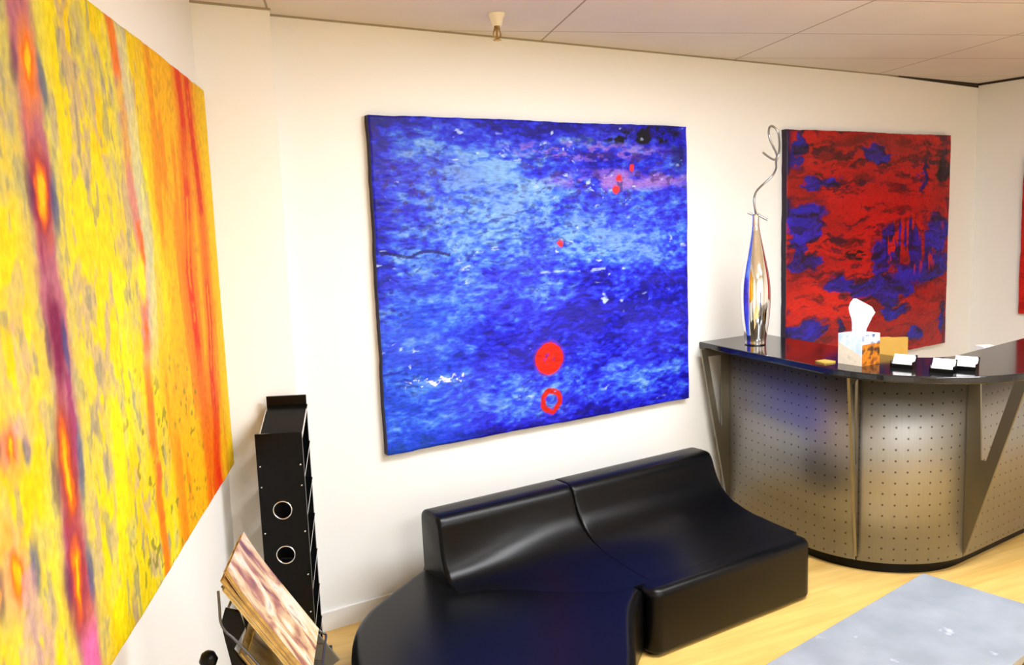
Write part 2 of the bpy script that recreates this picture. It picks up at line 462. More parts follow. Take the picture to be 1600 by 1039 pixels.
# ================================================================== PICTURES
def blue(x, y, W, Hh):
    u, v = x/W, y/Hh
    wx = x + (fbm(x*4, y*4, 3)-.5)*.12; wy = y + (fbm(x*4+9, y*4, 5)-.5)*.10
    big = fbm(wx*1.6, wy*3.2, 11, 4); mid = fbm(wx*6, wy*16, 21, 4); fine = fbm(x*22, y*60, 31, 3)
    blot = fbm(wx*14, wy*16, 37, 4)
    L = .44 + (big-.5)*.6 + (mid-.5)*.95 + (fine-.5)*.75 + (fbm(wx*34, wy*60, 33, 3)-.5)*.7
    L += .30*ell(u, v, .17, .76, .20, .17, .7) + .24*ell(u, v, .42, .84, .2, .12, .7) + .22*ell(u, v, .16, .42, .14, .22, .7)
    L += .26*ell(u, v, .80, .58, .28, .09, .7) + .18*ell(u, v, .50, .70, .25, .1, .8) + .16*ell(u, v, .42, .42, .12, .12, .8)
    L += .14*ell(u, v, .28, .13, .3, .1, .8) + .2*ell(u, v, .74, .13, .22, .05, .7)
    L -= .16*ell(u, v, .83, .36, .3, .17, .8) + .3*sm(.94, .985, v) + .32*(1-sm(.015, .07, u))*sm(.45, .6, v) + .35*(1-sm(.015, .06, v))
    L -= .22*ell(u, v, .40, .30, .22, .09, .8) + .12*ell(u, v, .62, .88, .2, .04, .7) + .2*sm(.95, .99, u)*(v < .5)
    L = np.clip(L, 0, 1)
    st = [(-.01, lin(10, 6, 130)), (.14, lin(16, 12, 190)), (.34, lin(32, 38, 218)), (.54, lin(46, 74, 228)), (.74, lin(68, 118, 232)), (1.01, lin(118, 166, 234))]
    img = np.zeros(L.shape+(3,))
    for (a, ca), (b, cb) in zip(st, st[1:]):
        m = (L >= a) & (L < b); t = ((L-a)/(b-a))[..., None]
        img = np.where(m[..., None], ca*(1-t)+cb*t, img)
    cool = sm(.35, .0, u)*sm(.75, .35, v)*.5                                    # cyan cast lower left
    img = lay(img, lin(40, 120, 245), cool*.6*sm(.3, .6, fbm(x*3, y*3, 51)))
    viol = sm(.52, .68, fbm(x*2.2+4, y*4, 61))*.5 + .4*ell(u, v, .12, .78, .10, .14, .6)
    img = lay(img, lin(70, 66, 222), viol*.4)
    img = lay(img, lin(160, 110, 205), (ell(x, y, 1.40, 1.205, .42, .05, .5)*sm(.38, .62, mid) + .7*ell(x, y, 1.15, 1.345, .45, .045, .5)*sm(.48, .66, fine))*.85)
    img = lay(img, lin(60, 30, 110), sm(.58, .72, fbm(wx*24, wy*34, 38, 4))*.75*np.clip(ell(x, y, 1.30, 1.24, .6, .17, .5) + ell(x, y, .20, 1.17, .22, .15, .5), 0, 1))
    img = lay(img, lin(22, 14, 130), sm(.58, .70, fbm(wx*26+5, wy*70, 71, 4))*.6*sm(.42, .62, fbm(x*3.3, y*3.1, 73)))
    img = lay(img, lin(10, 8, 30), np.clip(ell(x, y, 1.54, 1.435, .20, .045, .5)*1.2*sm(.36, .52, blot) + ell(x, y, 1.40, 1.42, .3, .04, .6)*sm(.45, .6, blot) + .7*ell(x, y, 1.76, 1.35, .05, .1, .5)*sm(.5, .6, blot), 0, 1))
    img = lay(img, lin(40, 15, 130), ell(x, y, .10, 1.43, .12, .05, .5)*.8*sm(.35, .55, blot))
    wl = np.abs(y-(.745+.012*np.sin(x*9)+(x-.83)*.06)) < .006
    img = lay(img, lin(190, 215, 255), wl*(x > .82)*(x < 1.25)*sm(.40, .62, fine)*.55)
    dk = np.abs(y-(.885+.01*np.sin(x*30)+.012*(vnoise(x*25, y*0, 5)-.5))) < .007
    img = lay(img, lin(20, 5, 100), dk*(x > .02)*(x < .36)*.85)
    zz = np.abs(y-(.79+.035*np.abs(((x*9) % 1)*2-1)+.02*(vnoise(x*20, y*0, 8)-.5))) < .007
    img = lay(img, lin(25, 15, 130), zz*(x > .08)*(x < .40)*.7*sm(.4, .55, fbm(x*12, y*12, 75)))
    fl = sm(.70, .80, fbm(wx*20, wy*44, 81, 4))*sm(.5, .62, fbm(x*4+2, y*6, 83))
    img = lay(img, lin(190, 215, 255), fl*.8)
    sg = (np.abs(y-(.305+.03*(vnoise(x*60, y*0, 46)-.5))) < .010)*(x > .10)*(x < .40)*sm(.48, .60, fbm(x*26, y*40, 44))
    img = lay(img, lin(235, 235, 240), sg*.9)
    r = np.hypot((x-.885)/1.0, (y-.334)/.97); rr = r + (fbm(x*30, y*30, 7)-.5)*.016
    img = lay(img, lin(110, 40, 160), (np.abs(rr-.088) < .008)*.5)
    red = lin(222, 34, 14)[None, None]*(0.78+.5*(fbm(x*28, y*28, 9)-.3))[..., None]
    m = (1-sm(.078, .086, rr))*(1-.55*(np.abs(r-.024) < .009)*sm(.45, .6, fbm(x*40, y*40, 4)))
    img = img*(1-m[..., None]) + red*m[..., None]
    r2 = np.hypot((x-.889), (y-.120)*.95) + (fbm(x*30+4, y*30, 17)-.5)*.016
    m = sm(.030, .038, r2)*(1-sm(.060, .068, r2))*sm(.22, .40, fbm(x*36, y*36, 19))
    img = img*(1-m[..., None]) + red*.9*m[..., None]
    for cx_, cy_, r_ in ((1.325, 1.154, .025), (1.351, 1.212, .022), (1.437, 1.262, .018), (.972, .897, .019)):
        q = np.hypot(x-cx_, y-cy_) + (fbm(x*60, y*60, 23)-.5)*.02
        img = lay(img, lin(225, 50, 55), 1-sm(r_*.7, r_*1.15, q))
    return img

M_bluepaint = paint_mat('blue_oil_paint', .5, (60, 170), .28, .25)
M_navy = mat('navy_canvas_edge', srgb(12, 10, 60), .6, var=(20, .4))
o = canvas('abstract_painting', (1.466, -.002, .739), (1, 0, 0), (0, 0, 1), (0, -1, 0), 1.824, 1.480, .04, blue, 520, 430, M_bluepaint, M_navy, relief=.0022)
tag(o, 'large blue abstract painting with a red disc and ring, above the black sofa', 'painting')

def redp(x, y, W, Hh):
    X = x+4.088; Z = y+.782
    wx = X + (fbm(x*5, y*5, 103)-.5)*.16; wz = Z + (fbm(x*5+3, y*6, 105)-.5)*.10
    wx = wx + (fbm(x*16, y*34, 107)-.5)*.14; wz = wz + (fbm(x*12+3, y*20, 109)-.5)*.05
    str_ = fbm(wx*4, wz*22, 111, 4); big = fbm(wx*1.7, wz*3.2, 113, 4); fine = fbm(x*16, y*46, 117, 3)
    t = np.clip(.55+(big-.5)*1.0+(str_-.5)*.8, 0, 1)[..., None]
    img = lin(140, 8, 8)*(1-t) + lin(222, 22, 12)*t
    img = lay(img, lin(236, 34, 14), ell(wx, wz, 4.45, 1.16, .40, .14, .6)*.9)
    img = lay(img, lin(205, 18, 14), ell(wx, wz, 5.15, 1.85, .45, .25, .7)*.5)
    dark = sm(.56, .70, fbm(wx*5+7, wz*26, 121, 4))*(.55+.45*sm(.4, .6, big))
    img = lay(img, lin(42, 6, 14), dark*.85)
    img = lay(img, lin(60, 8, 14), ell(wx, wz, 4.75, 2.08, .55, .12, .7)*sm(.40, .58, str_)*.8)
    B = np.zeros_like(x)
    for cx_, cz, rx, rz in ((4.35, 1.917, .10, .045), (4.52, 1.935, .09, .03), (4.26, 1.71, .17, .085), (4.30, 1.62, .14, .05), (4.93, 2.09, .11, .045), (4.25, 1.42, .14, .05),
                            (4.20, 1.50, .04, .09), (4.62, 1.285, .16, .05), (5.06, 1.24, .26, .075), (5.36, 1.29, .24, .065), (5.60, 1.34, .16, .09), (4.24, 1.0, .16, .06),
                            (5.40, .90, .10, .045), (5.16, 1.06, .10, .035), (5.30, 1.18, .05, .04), (4.165, 2.13, .05, .11), (4.62, 1.0, .05, .05), (5.70, .97, .03, .1),
                            (5.02, 1.42, .10, .10), (5.44, 1.95, .025, .09), (4.8, .86, .10, .04), (5.62, 1.55, .11, .14), (5.12, 1.14, .07, .06)):
        B = np.maximum(B, ell(wx, wz, cx_, cz, rx*1.15, rz*1.15, .6))
    reg = ell(X, Z, 5.35, 1.50, .42, .17, .35)
    vs = fbm(X*17, Z*3.0, 131, 3)
    B = np.maximum(B, reg*sm(.42, .54, vs)*.95)
    bt = np.clip(fbm(wx*9, wz*26, 141)*2.4-.75, 0, 1)[..., None]
    img = lay(img, lin(24, 6, 40), sm(.12, .30, B)*.6*sm(.35, .6, str_))
    bc = lin(10, 6, 58)*(1-bt) + lin(24, 34, 205)*bt
    mB = sm(.34, .58, B*(.30+1.25*fbm(wx*5, wz*30, 145, 4)))[..., None]*.95
    img = img*(1-mB) + bc*mB
    img = lay(img, lin(215, 26, 14), reg*sm(.66, .72, fbm(X*22+3, Z*6, 135, 3)))
    img = lay(img, lin(12, 4, 14), np.clip(ell(wx, wz, 5.66, 2.0, .07, .13, .4)*1.1 + ell(wx, wz, 5.45, 2.0, .03, .18, .5)*.7 + ell(wx, wz, 4.75, 1.46, .14, .04, .5)*sm(.4, .55, fine) + ell(wx, wz, 5.4, 2.12, .25, .06, .6)*.6*sm(.45, .6, str_), 0, 1))
    img = lay(img, lin(14, 6, 40), sm(.60, .70, fbm(wx*9, wz*40, 151, 3))*.7*sm(.2, .5, big))
    edge = np.minimum(np.minimum(x, W-x), np.minimum(y, Hh-y)*1.0)
    img = lay(img, lin(30, 10, 70), (1-sm(.0, .07, x))*sm(.42, .55, fbm(x*9, y*8, 161)))
    img = lay(img, lin(60, 20, 60), (1-sm(.02, .22, W-x))*sm(.50, .62, fbm(x*22, y*4, 163))*.7)
    return img*np.array([.80, .8, .85])

M_redpaint = paint_mat('red_oil_paint', .42, (50, 150), .25)
M_redside = mat('dark_canvas_edge', srgb(28, 10, 40), .6, var=(20, .5))
o = canvas('abstract_painting', (4.088, -.002, .782), (1, 0, 0), (0, 0, 1), (0, -1, 0), 1.678, 1.444, .04, redp, 460, 400, M_redpaint, M_redside, relief=.0015)
tag(o, 'red abstract painting with blue patches, behind the silver vase and reception counter', 'painting')

def red2(x, y, W, Hh):
    st = fbm(x*4, y*22, 211, 4); big = fbm(x*2, y*3, 213, 4)
    t = np.clip(.5+(big-.5)+(st-.5)*.7, 0, 1)[..., None]
    img = lin(165, 14, 10)*(1-t) + lin(226, 40, 24)*t
    return lay(img, lin(120, 10, 14), sm(.58, .7, st)*.5)
o = canvas('abstract_painting', (XR-.0005, -.352, .985), (0, -1, 0), (0, 0, 1), (-1, 0, 0), 1.30, 1.05, .035, red2, 160, 130, M_redpaint, M_redside)
tag(o, 'plain red painting on the side wall at the right edge of the photo', 'painting')

def yellow(x, y, W, Hh):
    # x runs away from the wall corner (s = x + .02), y is up from the bottom edge
    s = W - x + .02; z = y + .845
    img = np.zeros(x.shape+(3,)) + lin(214, 178, 0)
    ws = s + (fbm(s*5, z*5, 301)-.5)*.05; wz = z + (fbm(s*5+8, z*5, 303)-.5)*.06
    v1 = fbm(ws*7, wz*3.2, 311, 4); v2 = fbm(ws*20, wz*11, 313, 5); f = fbm(s*34, z*16, 317, 3)
    img = lay(img, lin(222, 196, 4), sm(.45, .65, v1)*.7)
    img = lay(img, lin(212, 158, 0), sm(.52, .68, fbm(ws*4+3, wz*2.5, 319))*.6)
    # pale lavender-grey rubbed passages
    zone = sm(.85, 1.02, s)
    img = lay(img, lin(176, 158, 112), zone*sm(.50, .68, fbm(ws*8, wz*4.2, 321, 5))*.75*(.5+.5*sm(.4, .55, v2)))
    img = lay(img, lin(160, 128, 142), zone*sm(.52, .66, v2)*.7*sm(.40, .58, fbm(s*3+2, z*3, 315)))
    img = lay(img, lin(120, 112, 120), sm(.60, .72, fbm(ws*34, wz*13, 323, 4))*.6*zone)
    # orange field next to the wall corner
    org = 1-sm(.78, .98, s + (v1-.5)*.25)
    img = lay(img, lin(220, 148, 0), org*.92)
    img = lay(img, lin(218, 166, 0), org*sm(.54, .66, fbm(s*9, z*1.6, 331))*.7)
    img = lay(img, lin(210, 104, 0), org*sm(.54, .66, fbm(s*12+4, z*2.0, 333))*.75)
    img = lay(img, lin(200, 130, 30), org*sm(.62, .70, fbm(s*22, z*26, 335, 3))*.65)
    img = lay(img, lin(222, 172, 0), (1-sm(.06, .20, s))*.85)
    # dark specks low down
    low = 1-sm(1.25, 1.6, z)
    img = lay(img, lin(120, 105, 40), low*sm(.72, .77, fbm(s*34, z*36, 341, 2))*sm(.3, .5, s)*(1-sm(1.25, 1.5, s))*.8)
    # two red wavering lines
    for s0, w0, ph in ((.48, .060, 0), (.29, .052, 2.1)):
        c = s0 + .030*np.sin(z*5.2+ph) + (fbm(z*3+ph, z*0, 345)-.5)*.06
        d = np.abs(s-c)
        img = lay(img, lin(214, 96, 0), (1-sm(w0*.9, w0*2.2, d))*.8)
        k = sm(.38, .55, fbm(z*4.5+ph*3, z*0+1, 347))
        img = lay(img, lin(200, 40, 6), (1-sm(w0*.35, w0*1.0, d))*(.35+.65*k))
        img = lay(img, lin(222, 118, 4), (1-sm(w0*.10, w0*.35, d))*sm(.5, .62, fbm(z*7+ph, z*0+5, 349)))
    # red flame in the lower corner
    img = lay(img, lin(205, 38, 6), (1-sm(.03, .09, np.abs(s-(.31+.05*np.sin(z*9)))))*(1-sm(1.05, 1.4, z))*.75)
    # second streak: pink, then orange-red
    c = 1.082 + .022*np.sin(z*6.5) + .06*np.clip(z-2.05, 0, 1)/.25*.9 + (fbm(z*6, z*0, 351)-.5)*.05
    d = np.abs(s-c)
    pk = (1-sm(.028, .075, d))*(.35+.65*sm(.35, .55, fbm(z*5, s*9, 353)))
    img = lay(img, lin(178, 118, 140), pk*sm(1.35, 1.5, z)*.95)
    img = lay(img, lin(190, 180, 170), (1-sm(.03, .06, np.abs(s-c+.06)))*.55*sm(1.3, 1.6, z))
    img = lay(img, lin(214, 96, 6), (1-sm(.015, .05, np.abs(s-c-.015)))*(.3+.7*sm(.45, .6, fbm(z*4, z*0, 355)))*.9)
    img = lay(img, lin(226, 90, 40), (1-sm(.01, .04, np.abs(s-c)))*sm(.55, .66, fbm(z*7, s*5, 357)))
    img = lay(img, lin(250, 190, 30), ell(s, z, 1.085, 1.64, .035, .06, .5))
    # main streak: violet and magenta with flame-shaped eyes
    c = 1.695 + .012*np.sin(z*7) + (fbm(z*5, z*0, 361)-.5)*.05
    d = np.abs(s-c)
    img = lay(img, lin(170, 150, 118), (1-sm(.06, .16, d))*.5)
    img = lay(img, lin(160, 82, 126), (1-sm(.030, .075, d + (v2-.5)*.05))*.95)
    img = lay(img, lin(190, 96, 92), (1-sm(.02, .05, d))*sm(.5, .62, fbm(z*5, s*8, 363))*.8)
    img = lay(img, lin(140, 50, 110), (1-sm(.02, .06, d))*sm(.56, .66, fbm(z*6+2, s*12, 365))*.9)
    img = lay(img, lin(200, 90, 170), (1-sm(.02, .06, d))*(1-sm(.95, 1.02, z)))
    ws2 = s + (fbm(s*16, z*9, 375)-.5)*.06; wz2 = z + (fbm(s*9+4, z*12, 377)-.5)*.08
    for cs, cz, rs, rz, dk in ((1.70, 2.065, .05, .085, (205, 110, 60)), (1.697, 1.83, .055, .10, (128, 22, 58)), (1.70, 1.56, .035, .10, (110, 20, 70)), (1.715, 1.315, .05, .125, (150, 50, 40)), (1.722, 1.10, .05, .105, (140, 40, 70)),
                               (1.97, 1.215, .055, .085, (200, 140, 110)), (1.94, 1.41, .045, .05, (200, 110, 110))):
        e = ell(ws2, wz2, cs, cz, rs, rz, .5)
        img = lay(img, lin(*dk), e*.95)
        img = lay(img, lin(40, 60, 130), (ell(ws, wz, cs-rs*1.25, cz-.01, rs*.35, rz*.6, .5))*.75)
        img = lay(img, lin(70, 30, 90), (ell(ws, wz, cs+rs*1.15, cz, rs*.35, rz*.5, .5))*.65)
        if cz != 1.56:
            img = lay(img, lin(216, 92, 6), ell(ws2, wz2, cs, cz, rs*.46, rz*.66, .4))
            img = lay(img, lin(226, 160, 12), ell(ws2, wz2, cs, cz, rs*.22, rz*.42, .5))
    # violet accents toward the left edge
    lf = sm(1.80, 1.92, s)
    img = lay(img, lin(180, 130, 170), lf*sm(.56, .70, fbm(ws*14, wz*10, 371, 5))*.6)
    img = lay(img, lin(235, 150, 60), lf*sm(.66, .74, fbm(ws*10+5, wz*8, 373))*.7)
    return img*np.array([1.16, 1.36, .9])

M_yelpaint = paint_mat('yellow_oil_paint', .6, (130, 50), .2, .12)
M_yelside = mat('yellow_canvas_edge', srgb(235, 170, 30), .6, var=(20, .2))
WY = 2.30
p = LW(.02+WY, .002, .845)
o = canvas('abstract_painting', p, (-u2.x, -u2.y, 0), (0, 0, 1), (n2.x, n2.y, 0), WY, 1.432, .028, yellow, 520, 330, M_yelpaint, M_yelside, relief=.0015)
tag(o, 'large yellow abstract painting with violet and orange vertical streaks on the left wall', 'painting')

# ================================================================== SOFA
sofa = thing('sofa', 'low black leather sofa with a curved chaise, under the blue painting', 'sofa', (2.2, -.6, 0))
def at(o, loc=(2.2, -.6, 0)):
    for vtx in o.data.vertices: vtx.co -= Vector(loc)
    return o
right_out = round_poly([(2.125, -.262), (2.125, -1.045), (3.075, -1.045), (3.075, -.262)], [.01, .05, .05, .02])
bm = bmesh.new(); rounded_slab(bm, right_out, .012, .284, .035); at(obj('seat', bm, M_leather, sofa, True, 50))
edge = catmull([(1.50, -.262), (1.455, -.285), (1.25, -.418), (1.125, -.515), (1.03, -.645), (.945, -.85), (.915, -1.06), (.965, -1.30), (1.11, -1.50),
                (1.31, -1.585), (1.52, -1.555), (1.70, -1.43), (1.84, -1.265), (1.98, -1.10), (2.119, -.985)], 6)
left_out = [tuple(p) for p in edge] + [(2.119, -.262)]
bm = bmesh.new(); rounded_slab(bm, left_out, .012, .2838, .035); at(obj('chaise', bm, M_leather, sofa, True, 50))
prof = catmull([(-.268, .275), (-.264, .40), (-.262, .515), (-.272, .540), (-.298, .552), (-.345, .554), (-.392, .553), (-.418, .545), (-.437, .520), (-.452, .478),
                (-.478, .425), (-.52, .376), (-.585, .336), (-.67, .310), (-.77, .296), (-.87, .2885), (-.955, .2845)], 5)
prof = [(p[0], p[1]) for p in prof] + [(-.955, .270), (-.6, .262), (-.30, .262)]
def back_part(x0, x1, round_l, round_r, blend=0):
    bm = bmesh.new(); st = []
    def add(x, k):
        cy_, cz = -.40, .36
        g = 1.0
        if blend:
            g = max(0, min(1, (x-x0-.01)/blend)); g = .30 + .70*g*g*(3-2*g)      # the cove dies out toward the open end
        pr = [((-.44+(p[0]+.44)*g if p[0] < -.44 else p[0]), p[1]) for p in prof]
        st.append([bm.verts.new((x, p[0]+(k*(1 if p[0] < -.40 else -1) if p[1] > .30 else 0), p[1]-(k if p[1] > .33 else 0))) for p in pr])
    R = .016
    def cap(x, sg):
        return [(x + sg*R*(1-math.sin(a)), R*(1-math.cos(a))) for a in (PI/2*k/4 for k in range(5))]
    left = [(x0 + R*(1-math.sin(a)), R*(1-math.cos(a))) for a in (PI/2, PI/3, PI/6, 0)]
    seqL = [(x0 + R*(1-math.cos(a)), R*(1-math.sin(a))) for a in (0, PI/8, PI/4, 3*PI/8, PI/2)]
    seqR = [(x1 - R*(1-math.cos(a)), R*(1-math.sin(a))) for a in (PI/2, 3*PI/8, PI/4, PI/8, 0)]
    xs = np.linspace(x0+R, x1-R, 26)[1:-1]
    for x, k in seqL: add(x, k*round_l)
    for x in xs: add(float(x), 0)
    for x, k in seqR: add(x, k*round_r)
    n = len(prof)
    for a, b in zip(st, st[1:]):
        for k in range(n): bm.faces.new((a[k], a[(k+1) % n], b[(k+1) % n], b[k]))
    bm.faces.new(st[0][::-1]); bm.faces.new(st[-1])
    return bm
at(obj('backrest', back_part(1.503, 2.187, 1, .35, .55), M_leather, sofa, True, 50))
at(obj('backrest', back_part(2.190, 3.072, .35, 1), M_leather, sofa, True, 50))

# ================================================================== RECEPTION COUNTER
ctr = thing('reception_counter', 'curved reception counter of perforated steel with a black granite top', 'counter', (0, 0, 0))
V2 = lambda x, y: Vector((x, y))
pan = round_path([V2(3.56, -.012), V2(3.305, -1.288), V2(4.62, -1.243)], [.50], 40)
# arc lengths, then three sheets with narrow joints at the brackets
cum = [0]
for a, b in zip(pan, pan[1:]): cum.append(cum[-1]+(b-a).length)
def path_at(l):
    l = max(0, min(cum[-1]-1e-6, l))
    for i in range(len(pan)-1):
        if cum[i+1] >= l:
            t = (l-cum[i])/(cum[i+1]-cum[i]); p = pan[i].lerp(pan[i+1], t)
            d = (pan[i+1]-pan[i]).normalized(); return p, d
def find_l(x=None, y=None):
    best = min((abs((path_at(k*cum[-1]/2000)[0].x-x) if x is not None else (path_at(k*cum[-1]/2000)[0].y-y)), k) for k in range(2000))
    return best[1]*cum[-1]/2000
L_mid = find_l(y=-.985); L_r = max(k for k in [i*cum[-1]/2000 for i in range(2000)] if path_at(k)[0].x < 3.90)
def sheet(l0, l1, z0, z1, th, name, m, uvs=True):
    n = max(2, int((l1-l0)/.02)); bm = bmesh.new(); uvl = bm.loops.layers.uv.new('UVMap')
    rows = []
    for k in range(n+1):
        l = l0+(l1-l0)*k/n; p, d = path_at(l); nn = Vector((-d.y, d.x))*1.0        # left of travel = inside
        q = p + nn*th
        rows.append((l, [bm.verts.new((p.x, p.y, z0)), bm.verts.new((p.x, p.y, z1)), bm.verts.new((q.x, q.y, z1)), bm.verts.new((q.x, q.y, z0))]))
    def F(vs, ll, zz):
        f = bm.faces.new(vs)
        for lp, a, c in zip(f.loops, ll, zz): lp[uvl].uv = (a, c)
        return f
    for (la, a), (lb, b) in zip(rows, rows[1:]):
        F((a[0], b[0], b[1], a[1]), (la, lb, lb, la), (z0, z0, z1, z1)).smooth = True
        F((a[1], b[1], b[2], a[2]), (0,)*4, (0,)*4); F((a[2], b[2], b[3], a[3]), (0,)*4, (0,)*4).smooth = True; F((a[3], b[3], b[0], a[0]), (0,)*4, (0,)*4)
    F(rows[0][1], (0,)*4, (0,)*4); F(rows[-1][1], (0,)*4, (0,)*4)
    return obj(name, bm, m, ctr)
sheet(0, L_mid-.003, .062, 1.006, .012, 'front_panel', M_perf)
sheet(L_mid+.003, L_r-.003, .062, 1.006, .012, 'front_panel', M_perf)
sheet(L_r+.003, cum[-1], .062, 1.006, .012, 'front_panel', M_perf)
# recessed black plinth
pin = offset_path(pan, .045); pin2 = offset_path(pan, .09)
bm = bmesh.new(); add_prism(bm, pin + pin2[::-1], 0, .062); obj('plinth', bm, M_black, ctr)
# carcass behind the sheets and the lower worktop inside
c0 = offset_path(pan, .014); c1 = offset_path(pan, .035)
bm = bmesh.new(); add_prism(bm, c0 + c1[::-1], .0625, 1.006); obj('carcass', bm, M_blackmatte, ctr)
w0 = offset_path(pan, .036)
bm = bmesh.new(); add_prism(bm, w0 + [V2(4.62, -.62), V2(4.18, -.62), V2(4.18, -.012)], .71, .735); obj('worktop', bm, M_desk, ctr)
# granite top
outer = round_path([V2(3.405, -.003), V2(3.092, -1.662), V2(4.90, -1.592)], [.58], 36)
inner = round_path([V2(3.90, -.003), V2(3.665, -1.215), V2(4.90, -1.105)], [.20], 16)
bm = bmesh.new(); add_prism(bm, outer + inner[::-1], 1.0075, 1.040); bevel(obj('countertop', bm, M_granite, ctr), .006, 3, 50)
# V-shaped steel brackets
def bracket(l, reach, ang=0.0):
    p, d = path_at(l); out = Vector((d.y, -d.x))
    ca, sa = math.cos(ang), math.sin(ang); out = Vector((out.x*ca-out.y*sa, out.x*sa+out.y*ca))
    W = reach; z0, z1 = .085, 1.0065
    ox = lambda z: .012 + (W-.012)*(z-z0)/(z1-z0)
    pts = dict(A=(.001, z0), B=(.001, .52), C=(.001, .965), D=(.001, z1), E=(W, z1), F=(ox(.965), .965), G=(ox(.52), .52), A2=(.012, z0),
               h1=(.058, .965), h2=(ox(.965)-.055*W/.28, .965), h3=(.070*W/.28+.004, .56), h4=(.093*W/.28+.004, .56))
    bm = bmesh.new(); sd = Vector((-out.y, out.x)); fr = {}; bk = {}
    for k, (r, z) in pts.items():
        b0 = p + out*r
        fr[k] = bm.verts.new((b0.x+sd.x*.006, b0.y+sd.y*.006, z)); bk[k] = bm.verts.new((b0.x-sd.x*.006, b0.y-sd.y*.006, z))
    for f in (('A','A2','G','h4','h3','B'), ('B','h3','h1','C'), ('G','F','h2','h4'), ('C','h1','h2','F','E','D')):
        bm.faces.new([fr[k] for k in f]); bm.faces.new([bk[k] for k in f][::-1])
    for loop in (('A','A2','G','F','E','D','C','B'), ('h1','h2','h4','h3')):
        for a, b in zip(loop, loop[1:]+loop[:1]): bm.faces.new((fr[a], fr[b], bk[b], bk[a]))
    return obj('bracket', bm, M_steel, ctr)
bracket(.085, .185)
bracket(L_mid, .27)
bracket(L_r, .285)

# ================================================================== THINGS ON THE COUNTER
ZT = 1.0405
vase = bmesh.new()
vp = [(0, .052), (.004, .057), (.03, .0575), (.08, .065), (.14, .0735), (.21, .0785), (.28, .0795), (.35, .0745), (.42, .063), (.48, .0505), (.54, .038), (.59, .028), (.63, .0215), (.67, .0185), (.69, .0195), (.70, .022)]
vpc = [(p[0], p[1]) for p in catmull([(a, b) for a, b in vp], 4)]
inner_p = [(.700, .019), (.67, .0145), (.60, .018)]
add_lathe(vase, vpc + inner_p, 48)
o = obj('vase', vase, M_silver, None, True, 60); o.location = (3.542, -.289, ZT)
tag(o, 'tall slim silver bottle vase with mirror finish on the black counter top', 'vase')
rtv = Vector((.8474, -.531, 0)); fwv = Vector((.531, .8474, 0)); VB = Vector((3.542, -.289, ZT))
w = [(.010, .62, 0), (.006, .655, 0), (.003, .69, .0), (-.004, .722, -.012), (-.013, .774, -.02), (.005, .82, 0), (.052, .859, .03), (.099, .898, .04), (.115, .937, .02), (.106, .973, -.01),
     (.116, 1.003, -.02), (.127, 1.05, 0), (.134, 1.10, .03), (.127, 1.138, .04), (.100, 1.159, .03), (.074, 1.150, 0), (.061, 1.118, -.03), (.071, 1.077, -.03), (.105, 1.025, -.005),
     (.118, 1.000, .01), (.110, .984, .015), (.087, .988, .0), (.055, 1.004, -.02), (.031, 1.021, -.03)]
bm = bmesh.new(); add_tube(bm, catmull([VB + rtv*a + fwv*c + Vector((0, 0, b)) for a, b, c in w], 6), .0058, 10)
o = obj('curled_wire_stem', bm, M_stem, None, True, 60)
tag(o, 'looped grey wire stem rising from the silver vase', 'ornament')
w2 = [(.000, .63, .004), (.004, .68, .006), (.012, .700, .006), (.030, .688, .0), (.063, .668, -.01)]
bm = bmesh.new(); add_tube(bm, catmull([VB + rtv*a + fwv*c + Vector((0, 0, b)) for a, b, c in w2], 5), .0062, 10)
o = obj('curled_wire_stem', bm, M_stem, None, True, 60); tag(o, 'short wire stem bent down to the right over the vase lip', 'ornament')
w3 = [(-.002, .63, -.004), (-.005, .68, -.004), (-.012, .695, -.004), (-.040, .711, .0)]
bm = bmesh.new(); add_tube(bm, catmull([VB + rtv*a + fwv*c + Vector((0, 0, b)) for a, b, c in w3], 5), .0055, 10)
o = obj('curled_wire_stem', bm, M_stem, None, True, 60); tag(o, 'short wire stem poking out to the left of the vase lip', 'ornament')

